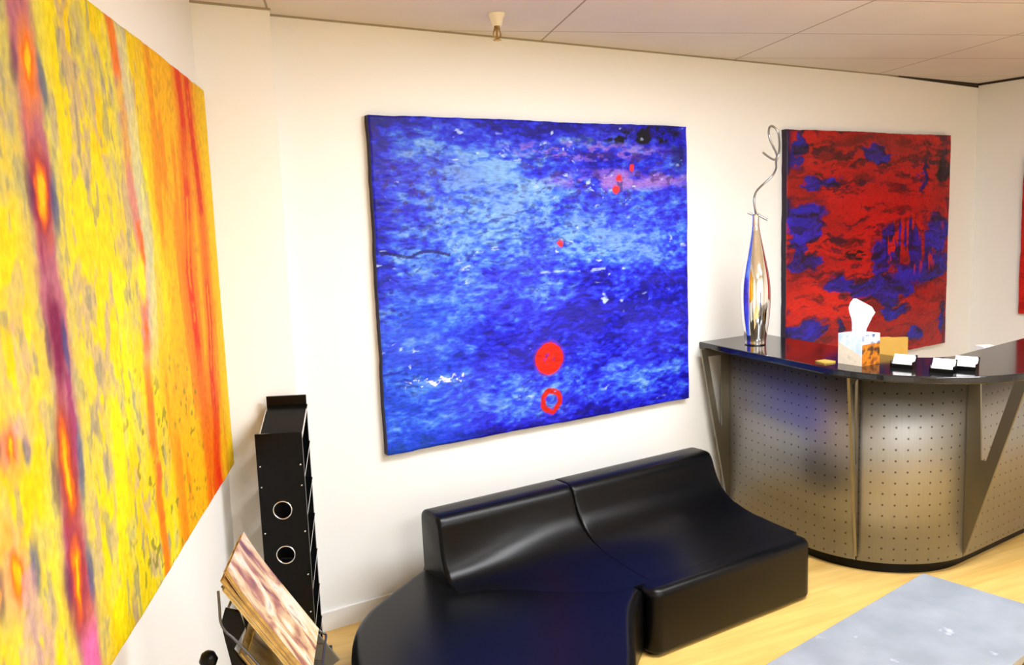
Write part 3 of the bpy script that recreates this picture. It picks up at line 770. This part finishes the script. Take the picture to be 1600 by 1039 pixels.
# tissue box: pale blue printed left side, amber front
def box_mat():
    m = mat('printed_tissue_carton', (.8, .86, .92), .45)
    nt = m.node_tree; b = nt.nodes['Principled BSDF']
    tc = [n for n in nt.nodes if n.type == 'TEX_COORD'][0]
    sx = node(nt, 'SeparateXYZ'); nt.links.new(tc.outputs['Object'], sx.inputs[0])
    nz = node(nt, 'TexNoise'); nz.inputs['Scale'].default_value = 22; nz.inputs['Detail'].default_value = 3
    nt.links.new(tc.outputs['Object'], nz.inputs['Vector'])
    a = node(nt, 'ValToRGB'); els = a.color_ramp.elements
    els[0].position = .36; els[0].color = (*srgb(190, 215, 245), 1); els[1].position = .60; els[1].color = (*srgb(232, 242, 252), 1)
    e = els.new(.72); e.color = (*srgb(90, 160, 200), 1)
    nt.links.new(nz.outputs['Fac'], a.inputs['Fac'])
    base = node(nt, 'Mix', data_type='RGBA'); base.inputs['B'].default_value = (*srgb(226, 205, 160), 1)
    fz = math_n(nt, 'LESS_THAN', math_n(nt, 'ADD', sx.outputs[2], math_n(nt, 'MULTIPLY', sx.outputs[1], -.45)), .045)
    nt.links.new(math_n(nt, 'MULTIPLY', fz, .75), base.inputs['Factor']); nt.links.new(a.outputs['Color'], base.inputs['A'])
    c = node(nt, 'ValToRGB'); els = c.color_ramp.elements
    els[0].position = .38; els[0].color = (*srgb(70, 40, 20), 1); els[1].position = .52; els[1].color = (*srgb(205, 120, 20), 1)
    e = els.new(.66); e.color = (*srgb(120, 60, 15), 1)
    nt.links.new(nz.outputs['Fac'], c.inputs['Fac'])
    c2 = node(nt, 'ValToRGB'); els = c2.color_ramp.elements
    els[0].position = .42; els[0].color = (*srgb(70, 90, 130), 1); els[1].position = .58; els[1].color = (*srgb(205, 215, 232), 1)
    nt.links.new(nz.outputs['Fac'], c2.inputs['Fac'])
    fm = node(nt, 'Mix', data_type='RGBA'); nt.links.new(math_n(nt, 'GREATER_THAN', sx.outputs[2], .098), fm.inputs['Factor'])
    nt.links.new(c.outputs['Color'], fm.inputs['A']); nt.links.new(c2.outputs['Color'], fm.inputs['B'])
    # the two printed designs meet at the near corner: left side is x < 0, front is y < 0 in box space
    isf = math_n(nt, 'LESS_THAN', sx.outputs[1], .0012)
    mx = node(nt, 'Mix', data_type='RGBA'); nt.links.new(isf, mx.inputs['Factor'])
    nt.links.new(base.outputs['Result'], mx.inputs['A']); nt.links.new(fm.outputs['Result'], mx.inputs['B'])
    nt.links.new(mx.outputs['Result'], b.inputs['Base Color'])
    return m
tb = thing('tissue_box', 'pale blue and amber cube tissue box with a white tissue sticking up, on the counter', 'tissue box', (3.352, -1.084, ZT))
bm = bmesh.new(); add_box(bm, 0, .128, 0, .128, 0, .142); obj('carton', bm, box_mat(), tb)
rows = [(.138, .030, .006, .0), (.165, .033, .018, .002), (.20, .043, .016, .006), (.235, .055, .013, .012), (.262, .050, .011, .004), (.285, .028, .008, -.012), (.302, .006, .003, -.022)]
bm = bmesh.new(); rg = []
for z, rw, dp, sh in rows:
    rg.append([])
    for k in range(20):
        an = 2*PI*k/20; ww = 1+.12*math.sin(5*an+z*40)
        rg[-1].append(bm.verts.new(Vector((.064, .064, z)) + rtv*(rw*math.cos(an)*ww+sh) + fwv*(dp*math.sin(an)*(1+.7*math.cos(3*an)))))
for a, b in zip(rg, rg[1:]):
    for k in range(20): bm.faces.new((a[k], a[(k+1) % 20], b[(k+1) % 20], b[k]))
bm.faces.new(rg[0][::-1]); bm.faces.new(rg[-1])
tag(obj('tissue', bm, M_tissue, tb, True), 'white tissue')

bm = bmesh.new()
Mx = Matrix.Rotation(math.radians(-12), 4, 'Z')
add_box(bm, -.032, .032, -.032, .032, 0, .004, Mx); add_box(bm, -.031, .032, -.031, .032, .004, .007, Matrix.Rotation(math.radians(-4), 4, 'Z'))
o = obj('sticky_note_pad', bm, M_yellow); o.location = (3.335, -.900, ZT); tag(o, 'small yellow note pad lying left of the tissue box', 'note pad')

# business card holders: low black tray with a sloping pile of white cards
def card_mat():
    m = mat('printed_card', (.9, .9, .9), .5)
    nt = m.node_tree; b = nt.nodes['Principled BSDF']
    tc = [n for n in nt.nodes if n.type == 'TEX_COORD'][0]
    sx = node(nt, 'SeparateXYZ'); nt.links.new(tc.outputs['Object'], sx.inputs[0])
    nz = node(nt, 'TexNoise'); nz.inputs['Scale'].default_value = 300; nt.links.new(tc.outputs['Object'], nz.inputs['Vector'])
    inx = math_n(nt, 'LESS_THAN', math_n(nt, 'ABSOLUTE', sx.outputs[0]), .018)
    inz = math_n(nt, 'LESS_THAN', math_n(nt, 'ABSOLUTE', math_n(nt, 'SUBTRACT', sx.outputs[2], .036)), .004)
    f = math_n(nt, 'MULTIPLY', math_n(nt, 'MULTIPLY', inx, inz), math_n(nt, 'GREATER_THAN', nz.outputs['Fac'], .5))
    mx = node(nt, 'Mix', data_type='RGBA'); mx.inputs['A'].default_value = (.9, .9, .9, 1); mx.inputs['B'].default_value = (.45, .47, .5, 1)
    nt.links.new(f, mx.inputs['Factor']); nt.links.new(mx.outputs['Result'], b.inputs['Base Color'])
    return m
M_card = card_mat()
holders = [((3.437, -1.221), 'nearest the tissue box'), ((3.451, -1.398), 'in the middle of the row of three'), ((3.570, -1.428), 'farthest right along the counter')]
Rz = math.atan2(-.975, .22)            # long side of a holder runs along this heading
for k, ((hx, hy), where) in enumerate(holders):
    ang = Rz + (0, .03, .02)[k]
    t = thing('business_card_holder', 'small black business card holder on the counter, ' + where, 'card holder', (hx, hy, ZT), ang, 'card holders on the counter')
    bm = bmesh.new()                    # local x along the holder, local y away from the front
    add_box(bm, -.048, .048, -.002, .046, 0, .006); add_box(bm, -.048, .048, -.004, .004, 0, .018)
    add_box(bm, -.048, -.045, .0, .046, .006, .03); add_box(bm, .045, .048, 0, .046, .006, .03)
    obj('tray', bm, M_black, t)
    bm = bmesh.new(); v = [bm.verts.new(p) for p in ((-.045, .046, .006), (.045, .046, .006), (.045, .066, .052), (-.045, .066, .052), (-.045, .050, .006), (.045, .050, .006), (.045, .070, .052), (-.045, .070, .052))]
    for f in ((0,3,2,1),(4,5,6,7),(0,1,5,4),(1,2,6,5),(2,3,7,6),(3,0,4,7)): bm.faces.new([v[i] for i in f])
    obj('back_rest', bm, M_black, t)
    bm = bmesh.new()
    tilt = Matrix.Translation((0, .006, .0075)) @ Matrix.Rotation(math.radians(-34), 4, 'X')
    add_box(bm, -.0435, .0435, .0, .018, 0.001, .058, tilt)
    c = obj('business_card_stack', bm, M_card); c.location = (hx, hy, ZT+.001); c.rotation_euler = (0, 0, ang)
    tag(c, 'pile of white business cards in the holder ' + where, 'cards', 'business cards on the counter')

# manila folder and white box standing on the worktop inside the counter
bm = bmesh.new()
a, b_ = Vector((3.735, -.84, 0)), Vector((3.952, -.92, 0)); dd = (b_-a).normalized(); nn = Vector((-dd.y, dd.x, 0))
pts = [(0, .7355, 0), (1, .7355, 0), (1, 1.097, 0), (.62, 1.100, 0), (.58, 1.104, 0), (0, 1.106, 0)]
f0 = [bm.verts.new(a.lerp(b_, s)+Vector((0, 0, z))) for s, z, _ in pts]; f1 = [bm.verts.new(a.lerp(b_, s)+Vector((0, 0, z))+nn*.02) for s, z, _ in pts]
bm.faces.new(f0); bm.faces.new(f1[::-1])
for i in range(6): bm.faces.new((f0[i], f1[i], f1[(i+1) % 6], f0[(i+1) % 6]))
o = obj('manila_folder', bm, M_manila); tag(o, 'tan folder standing upright behind the counter, right of the tissue box', 'folder')
bm = bmesh.new(); add_box(bm, -.04, .04, -.04, .04, 0, .266); add_box(bm, -.042, .042, -.042, .042, .24, .270)
o = obj('white_carton', bm, M_white); o.location = (4.50, -1.02, .7352); o.rotation_euler = (0, 0, -.5); bevel(o, .003)
tag(o, 'small white carton whose top just shows above the counter at the right', 'box')

# ================================================================== COFFEE TABLE
ta = math.radians(6.13); ez = Vector((math.cos(ta), math.sin(ta))); ey = Vector((math.sin(ta), -math.cos(ta)))
tc0 = Vector((2.864, -1.700))
tbl = thing('coffee_table', 'low grey stone topped coffee table in front of the counter', 'table', (0, 0, 0))
TL, TW = 1.10, .482
tp = [tc0, tc0 + ey*TW, tc0 + ey*TW - ez*TL, tc0 - ez*TL]
bm = bmesh.new(); add_prism(bm, round_poly([tuple(p) for p in tp], [.012]*4, 4), .372, .400); bevel(obj('table_top', bm, M_table, tbl), .003, 2, 60)
bm = bmesh.new(); ins = lambda i, j: tc0 - ez*i + ey*j
add_prism(bm, [ins(.05, .05), ins(.05, TW-.05), ins(TL-.05, TW-.05), ins(TL-.05, .05)], .335, .3715); obj('apron', bm, M_blackmatte, tbl)
for i in (.06, TL-.10):
    for j in (.06, TW-.10):
        bm = bmesh.new(); add_prism(bm, [ins(i, j), ins(i, j+.04), ins(i+.04, j+.04), ins(i+.04, j)], 0, .3345); obj('leg', bm, M_steel, tbl)

# ================================================================== LEAFLET TOWER
TA = math.radians(-28)
tw = thing('leaflet_tower', 'tall narrow black leaflet tower with slanted shelves in the wall corner', 'display stand', (.930, -.116, 0), TA)
# local x = across, local y = back (wall) ; front at negative y
def board(name, x0, x1, y0, y1, z0, z1, holes=()):
    bm = bmesh.new(); add_box(bm, x0, x1, y0, y1, z0, z1)
    ob = obj(name, bm, M_black, tw)
    if holes:
        cb = bmesh.new()
        for hx, hz, hr in holes:
            add_lathe(cb, [(-.05, hr), (.05, hr)], 32, Matrix.Translation((hx, (y0+y1)/2, hz)) @ Matrix.Rotation(PI/2, 4, 'X'))
        bmesh.ops.recalc_face_normals(cb, faces=cb.faces)
        cm = bpy.data.meshes.new('cutter'); cb.to_mesh(cm); cb.free()
        co = bpy.data.objects.new('cutter', cm); COL.objects.link(co)
        co.matrix_world = Matrix.Translation((.930, -.116, 0)) @ Matrix.Rotation(TA, 4, 'Z')
        md = ob.modifiers.new('holes', 'BOOLEAN'); md.object = co; md.operation = 'DIFFERENCE'; md.solver = 'EXACT'
        bpy.context.view_layer.update()
        dg = bpy.context.evaluated_depsgraph_get()
        me = bpy.data.meshes.new_from_object(ob.evaluated_get(dg))
        ob.modifiers.clear(); ob.data = me
        bpy.data.objects.remove(co)
    return ob
board('back_board', 0, .155, -.012, 0, .03, 1.097)
hz = (.708, .533)
board('front_board', .0, .172, -.250, -.238, .03, 1.003, [(.083, hz[0], .033), (.083, hz[1], .033)])
bm = bmesh.new(); add_box(bm, -.015, .19, -.27, .004, 0, .0295); obj('base', bm, M_black, tw)
for k, z in enumerate([.965, .815, .665, .515, .365, .215, .075]):
    bm = bmesh.new()
    a, b_ = (-.0135, z+.095), (-.2365, z)
    x0, x1 = .006, .166
    v = [bm.verts.new(p) for p in ((x0, a[0], a[1]), (x1-.006, a[0], a[1]), (x1, b_[0], b_[1]), (x0, b_[0], b_[1]), (x0, a[0], a[1]-.004), (x1-.006, a[0], a[1]-.004), (x1, b_[0], b_[1]-.004), (x0, b_[0], b_[1]-.004))]
    for f in ((0,1,2,3),(4,7,6,5),(0,4,5,1),(1,5,6,2),(2,6,7,3),(3,7,4,0)): bm.faces.new([v[i] for i in f])
    sh = obj('shelf', bm, M_black, tw)
    for xa, xb in ((x0-.003, x0), (x1-.006, x1)):
        bm = bmesh.new(); w = .0016
        v = [bm.verts.new(p) for p in ((xa-w, a[0]-.03, a[1]-.011), (xa+w, a[0]-.03, a[1]-.011), (xb+w, b_[0]+.002, b_[1]+.004), (xb-w, b_[0]+.002, b_[1]+.004), (xa-w, a[0]-.03, a[1]-.020), (xa+w, a[0]-.03, a[1]-.020), (xb+w, b_[0]+.002, b_[1]-.006), (xb-w, b_[0]+.002, b_[1]-.006))]
        for f in ((0,1,2,3),(4,7,6,5),(0,4,5,1),(1,5,6,2),(2,6,7,3),(3,7,4,0)): bm.faces.new([v[i] for i in f])
        tag(obj('edge_strip', bm, M_chrome, sh), 'bright metal edge strip')
for z in hz:
    bm = bmesh.new()
    add_tube(bm, [(.083+.034*math.cos(2*PI*k/28), -.2515, z+.034*math.sin(2*PI*k/28)) for k in range(28)], .0025, 8, True)
    tag(obj('hole_rim', bm, M_chrome, tw, True), 'bright metal ring')
for z in (.88, .80, .62, .45, .30):
    for x in (.012, .160):
        bm = bmesh.new(); add_lathe(bm, [(0, .004), (.002, .003), (.0025, .0012)], 12, Matrix.Translation((x, -.2502, z)) @ Matrix.Rotation(PI/2, 4, 'X'))
        tag(obj('screw', bm, M_chrome, tw, True), 'small steel screw head')

# ================================================================== MAGAZINE RACK (stands along the left wall)
# rack frame: T along the wall toward the camera, Dn down the sloping face, Nf out of the face
T = Vector((u2.x, u2.y, 0)); nW = Vector((n2.x, n2.y, 0))
A0 = Vector((.462, -1.427, 1.020))
sl = math.radians(57.5); Dn = nW*math.cos(sl) - Vector((0, 0, 1))*math.sin(sl); Nf = nW*math.sin(sl) + Vector((0, 0, 1))*math.cos(sl)
rk = thing('magazine_rack', 'black magazine rack with wire pockets standing below the yellow painting', 'magazine rack', LW(1.45, .22, 0))
R0 = LW(1.45, .22, 0)
def rk_obj(name, bm, m, smooth=False, lab=None):
    for vv in bm.verts: vv.co -= R0
    o = obj(name, bm, m, rk, smooth, 50 if smooth else None)
    if lab: o['label'] = lab
    return o
def SP(t, d, h): return A0 + T*t + Dn*d + Nf*h          # a point on the sloping face
def slab3(bm, t0, t1, d0, d1, h0, h1):
    v = [bm.verts.new(SP(*p)) for p in ((t0,d0,h0),(t1,d0,h0),(t1,d1,h0),(t0,d1,h0),(t0,d0,h1),(t1,d0,h1),(t1,d1,h1),(t0,d1,h1))]
    for f in ((0,3,2,1),(4,5,6,7),(0,1,5,4),(1,2,6,5),(2,3,7,6),(3,0,4,7)): bm.faces.new([v[i] for i in f])
def side_panel(s):
    bm = bmesh.new()
    pr = [(.262, .935), (.252, .905), (.258, .862), (.268, .80), (.28, .0), (.58, .0), (.52, .45), (.435, .572), (.300, .795), (.272, .838), (.300, .885), (.290, .925)]
    a = [bm.verts.new(LW(s, x, z)) for x, z in pr]; b = [bm.verts.new(LW(s+.014, x, z)) for x, z in pr]
    bm.faces.new(a); bm.faces.new(b[::-1])
    for i in range(len(pr)): bm.faces.new((a[i], a[(i+1) % len(pr)], b[(i+1) % len(pr)], b[i]))
    return rk_obj('side_panel', bm, M_blackmatte)
side_panel(1.355); side_panel(1.545)
# wire pockets
def pocket(d_off, h_off):
    bm = bmesh.new(); r = .0030; dn = Vector((0, 0, -1))
    q = lambda t, d, h: SP(t, d+d_off, h+h_off)
    near = q(.241, .025, -.012)
    pts = [near, near + dn*.035, near + dn*.070, near + dn*.078 + Dn*.02, near + dn*.070 + Dn*.06, q(.241, .330, -.040), q(.238, .345, -.02), q(.238, .340, .016), q(.20, .340, .018)]
    add_tube(bm, catmull(pts[:1]+pts[1:], 5), r, 8)
    pts = [q(.03, .340, .018), q(-.014, .340, .018), q(-.016, .332, .016), q(-.017, .30, .010), q(-.017, .10, .004), q(-.012, .075, -.004), q(-.004, .068, -.012)]
    add_tube(bm, catmull(pts, 5), r, 8)
    add_tube(bm, [q(.20, .340, .018), q(.03, .340, .018)], r, 8)
    for t in (.03, .115, .20): add_tube(bm, [q(t, .03, -.0155), q(t, .318, -.0155), q(t, .3235, .0), q(t, .340, .018)], r, 8)
    add_tube(bm, [q(-.004, .068, -.0185), q(.235, .068, -.0185)], r, 8)
    rk_obj('wire_pocket', bm, M_wire, True)
def round_wire(P):
    out = []; m = len(P)
    for i in range(m):
        p0, p1, p2 = P[i-1], P[i], P[(i+1) % m]
        a = p1 + (p0-p1).normalized()*.018; b = p1 + (p2-p1).normalized()*.018
        for k in range(5):
            t = k/4; out.append(a*(1-t)**2 + p1*2*t*(1-t) + b*t*t)
    return out
pocket(0, 0); pocket(.165, -.060)
bm = bmesh.new(); slab3(bm, -.02, .235, .22, .50, -.10, -.09); rk_obj('back_plate', bm, M_blackmatte)
bm = bmesh.new(); slab3(bm, -.036, -.028, .275, .42, -.075, .0); rk_obj('end_plate', bm, mat('smoke_grey_plate', (.10, .10, .085), .35, var=(10, .2)))
# magazines
def cover_mat(name, cols, seed, paper=srgb(235, 228, 210)):
    m = mat(name, (.8, .7, .6), .3, spec=.5)
    nt = m.node_tree; b = nt.nodes['Principled BSDF']
    uv = node(nt, 'UVMap')
    mp = node(nt, 'Mapping'); mp.inputs['Location'].default_value = (seed, seed*.7, 0); mp.inputs['Scale'].default_value = (3.2, 1.9, 1)
    nt.links.new(uv.outputs[0], mp.inputs['Vector'])
    nz = node(nt, 'TexNoise'); nz.inputs['Scale'].default_value = 1.5; nz.inputs['Detail'].default_value = 4; nz.inputs['Distortion'].default_value = .8
    nt.links.new(mp.outputs['Vector'], nz.inputs['Vector'])
    cr = node(nt, 'ValToRGB'); els = cr.color_ramp.elements
    els[0].position = .30; els[0].color = (*srgb(*cols[0]), 1); els[1].position = .72; els[1].color = (*srgb(*cols[-1]), 1)
    for i, c in enumerate(cols[1:-1]):
        e = els.new(.30+.42*(i+1)/(len(cols)-1)); e.color = (*srgb(*c), 1)
    nt.links.new(nz.outputs['Fac'], cr.inputs['Fac']); nt.links.new(cr.outputs['Color'], b.inputs['Base Color'])
    return m
M_pages = mat('page_edges', srgb(205, 175, 105), .7, var=(60, .25))
mags = [  # t0, t1, d0, d1, h0, thickness, cover colours, label
    (.004, .232, .030, .312, -.0085, .008, [(150, 120, 70), (225, 205, 150), (240, 232, 212)], 'cream backed magazine at the back of the upper wire pocket'),
    (.000, .230, .012, .312, .0000, .009, [(60, 50, 60), (205, 165, 95), (235, 220, 190)], 'olive edged magazine in the middle of the upper wire pocket'),
    (.000, .230, .000, .310, .0095, .010, [(40, 34, 40), (150, 96, 74), (196, 170, 124), (206, 198, 184), (130, 104, 52)], 'glossy magazine with a pink and cream cover, front of the upper wire pocket'),
    (.010, .225, .170, .465, -.072, .008, [(90, 80, 60), (190, 165, 110), (235, 228, 210)], 'tan edged magazine at the back of the lower wire pocket'),
    (.012, .228, .180, .468, -.062, .009, [(60, 55, 45), (160, 140, 100), (238, 234, 224)], 'grey and white magazine at the front of the lower wire pocket')]
for k, (t0, t1, d0, d1, h0, th, cols, lab) in enumerate(mags):
    base = SP((t0+t1)/2, d1, h0)
    m = thing('magazine', lab, 'magazine', base, 0, 'magazines in the wire rack')
    cm = cover_mat('magazine_cover', cols, 3.1*k+1.7)
    for nm, e0, e1, ins_, mt in (('cover', th-.0016, th, 0, cm), ('pages', .0014, th-.0017, .003, M_pages), ('back_cover', 0, .0013, 0, cm)):
        bm = bmesh.new(); uvl = bm.loops.layers.uv.new('UVMap'); nT, nD = 6, 10
        def V(i, j, h):
            t = t0+ins_+(t1-t0-2*ins_)*i/nT; d = d0+ins_+(d1-d0-2*ins_)*j/nD
            curl = -.008*max(0, 1-j/4)**2 * (1 if k == 2 else 0)
            return SP(t, d, h0+h-curl) - base
        gr = [[[bm.verts.new(V(i, j, h)) for j in range(nD+1)] for i in range(nT+1)] for h in (e0, e1)]
        for g, fl in ((gr[0], 1), (gr[1], 0)):
            for i in range(nT):
                for j in range(nD):
                    q = [(i, j), (i+1, j), (i+1, j+1), (i, j+1)]
                    if fl: q = q[::-1]
                    f = bm.faces.new([g[a][b] for a, b in q])
                    for lp, (a, b) in zip(f.loops, q): lp[uvl].uv = (a/nT, b/nD)
        per = [(i, 0) for i in range(nT)] + [(nT, j) for j in range(nD)] + [(i, nD) for i in range(nT, 0, -1)] + [(0, j) for j in range(nD, 0, -1)]
        for a, b in zip(per, per[1:]+per[:1]):
            bm.faces.new((gr[0][a[0]][a[1]], gr[0][b[0]][b[1]], gr[1][b[0]][b[1]], gr[1][a[0]][a[1]]))
        obj(nm, bm, mt, m)
# dark knob on the near side of the rack
bm = bmesh.new(); add_lathe(bm, [(-.02, .006), (-.015, .014), (0, .02), (.015, .014), (.02, .006)], 20, Matrix.Translation(LW(1.57, .222, .83)))
rk_obj('knob', bm, M_black, True)

# ================================================================== CEILING FITTINGS
sp = thing('fire_sprinkler', 'brass fire sprinkler head with a cream cone under the ceiling', 'sprinkler', (1.915, -.37, H))
bm = bmesh.new(); add_lathe(bm, [(-.0005, .036), (-.006, .035), (-.020, .028), (-.046, .022), (-.050, .020)], 32); obj('escutcheon', bm, M_cream, sp, True, 40)
bm = bmesh.new(); add_lathe(bm, [(-.050, .012), (-.060, .012), (-.062, .014), (-.068, .014)], 16); obj('thread', bm, M_brass, sp, True, 40)
bm = bmesh.new()
for sg in (-1, 1): add_tube(bm, catmull([(sg*.010, 0, -.066), (sg*.017, 0, -.076), (sg*.016, 0, -.090), (sg*.004, 0, -.102)], 5), .0032, 8)
obj('frame', bm, M_brass, sp, True)
bm = bmesh.new(); add_lathe(bm, [(-.066, .003), (-.075, .0045), (-.092, .0045), (-.100, .003)], 12); obj('bulb', bm, M_redglass, sp, True)
bm = bmesh.new(); add_lathe(bm, [(-.108, .017), (-.105, .018), (-.103, .006)], 20); obj('deflector', bm, M_brass, sp, True, 40)

# recessed fluorescent panels set in the tile grid
gA = math.radians(-20.77); rr = Vector((math.cos(gA), math.sin(gA))); cc = Vector((math.sin(gA), -math.cos(gA)))
cc = Vector((-math.sin(math.radians(20.77)), -math.cos(math.radians(20.77))))
M_frame = mat('white_fitting', (.85, .85, .85), .4)
def panel_light(i, j, power, col, label):
    M_d = mat('lit_diffuser', (.9, .9, .9), .5, emit=(col, power))
    c = Vector((2.39, 0)) + rr*((i+.5)*1.2211) + cc*(.193 + (j+.5)*.6106)
    t = thing('ceiling_light', label, 'ceiling light', (c.x, c.y, H), gA, 'ceiling light panels')
    bm = bmesh.new()
    for x0, x1, y0, y1 in ((-.60, .60, -.295, -.27), (-.60, .60, .27, .295), (-.60, -.575, -.27, .27), (.575, .60, -.27, .27)): add_box(bm, x0, x1, y0, y1, -.014, -.0005)
    obj('frame', bm, M_frame, t)
    bm = bmesh.new(); add_box(bm, -.574, .574, -.269, .269, -.008, -.001); obj('diffuser', bm, M_d, t)
    return t
WH = (.93, .965, 1.0)
LIGHTS = [(0, 2, 14.5, 'lit ceiling panel above the sofa'), (1, 2, 9.0, 'lit ceiling panel above the reception counter'),
          (1, 5, 7.0, 'unseen ceiling panel added as fill in front of the camera'), (0, 7, 16.0, 'unseen ceiling panel added behind the camera for the rack shadow'), (2, 6, 4.5, 'unseen ceiling panel added as fill toward the right wall')]  # these three are unseen, added as fill and for the rack's wall shadow
for i, j, p, lab in LIGHTS: panel_light(i, j, p, WH, lab)

wd = bpy.data.worlds.new('world'); S.world = wd; wd.use_nodes = True
wd.node_tree.nodes['Background'].inputs['Color'].default_value = (.8, .85, 1, 1)
wd.node_tree.nodes['Background'].inputs['Strength'].default_value = .3

# ================================================================== CAMERA
cam = bpy.data.cameras.new('camera'); co = bpy.data.objects.new('camera', cam); COL.objects.link(co)
yaw, pit, rol = math.radians(32.0699), math.radians(7.4567), math.radians(-2.1083)
fw = Vector((math.sin(yaw)*math.cos(pit), math.cos(yaw)*math.cos(pit), -math.sin(pit)))
r_ = Vector((math.cos(yaw), -math.sin(yaw), 0)); up = r_.cross(fw)
rt = r_*math.cos(rol) + up*math.sin(rol); up = -r_*math.sin(rol) + up*math.cos(rol)
Mc = Matrix((rt, up, -fw)).transposed().to_4x4(); Mc.translation = (0, -3.4565, 1.7515)
co.matrix_world = Mc
cam.sensor_fit = 'HORIZONTAL'; cam.sensor_width = 36; cam.lens = 1326.757/1600*36
cam.clip_start = .02
S.camera = co
S.view_settings.view_transform = 'Standard'; S.view_settings.look = 'None'
S.view_settings.exposure = 1.5; S.view_settings.gamma = 1
S.view_settings.use_curve_mapping = False
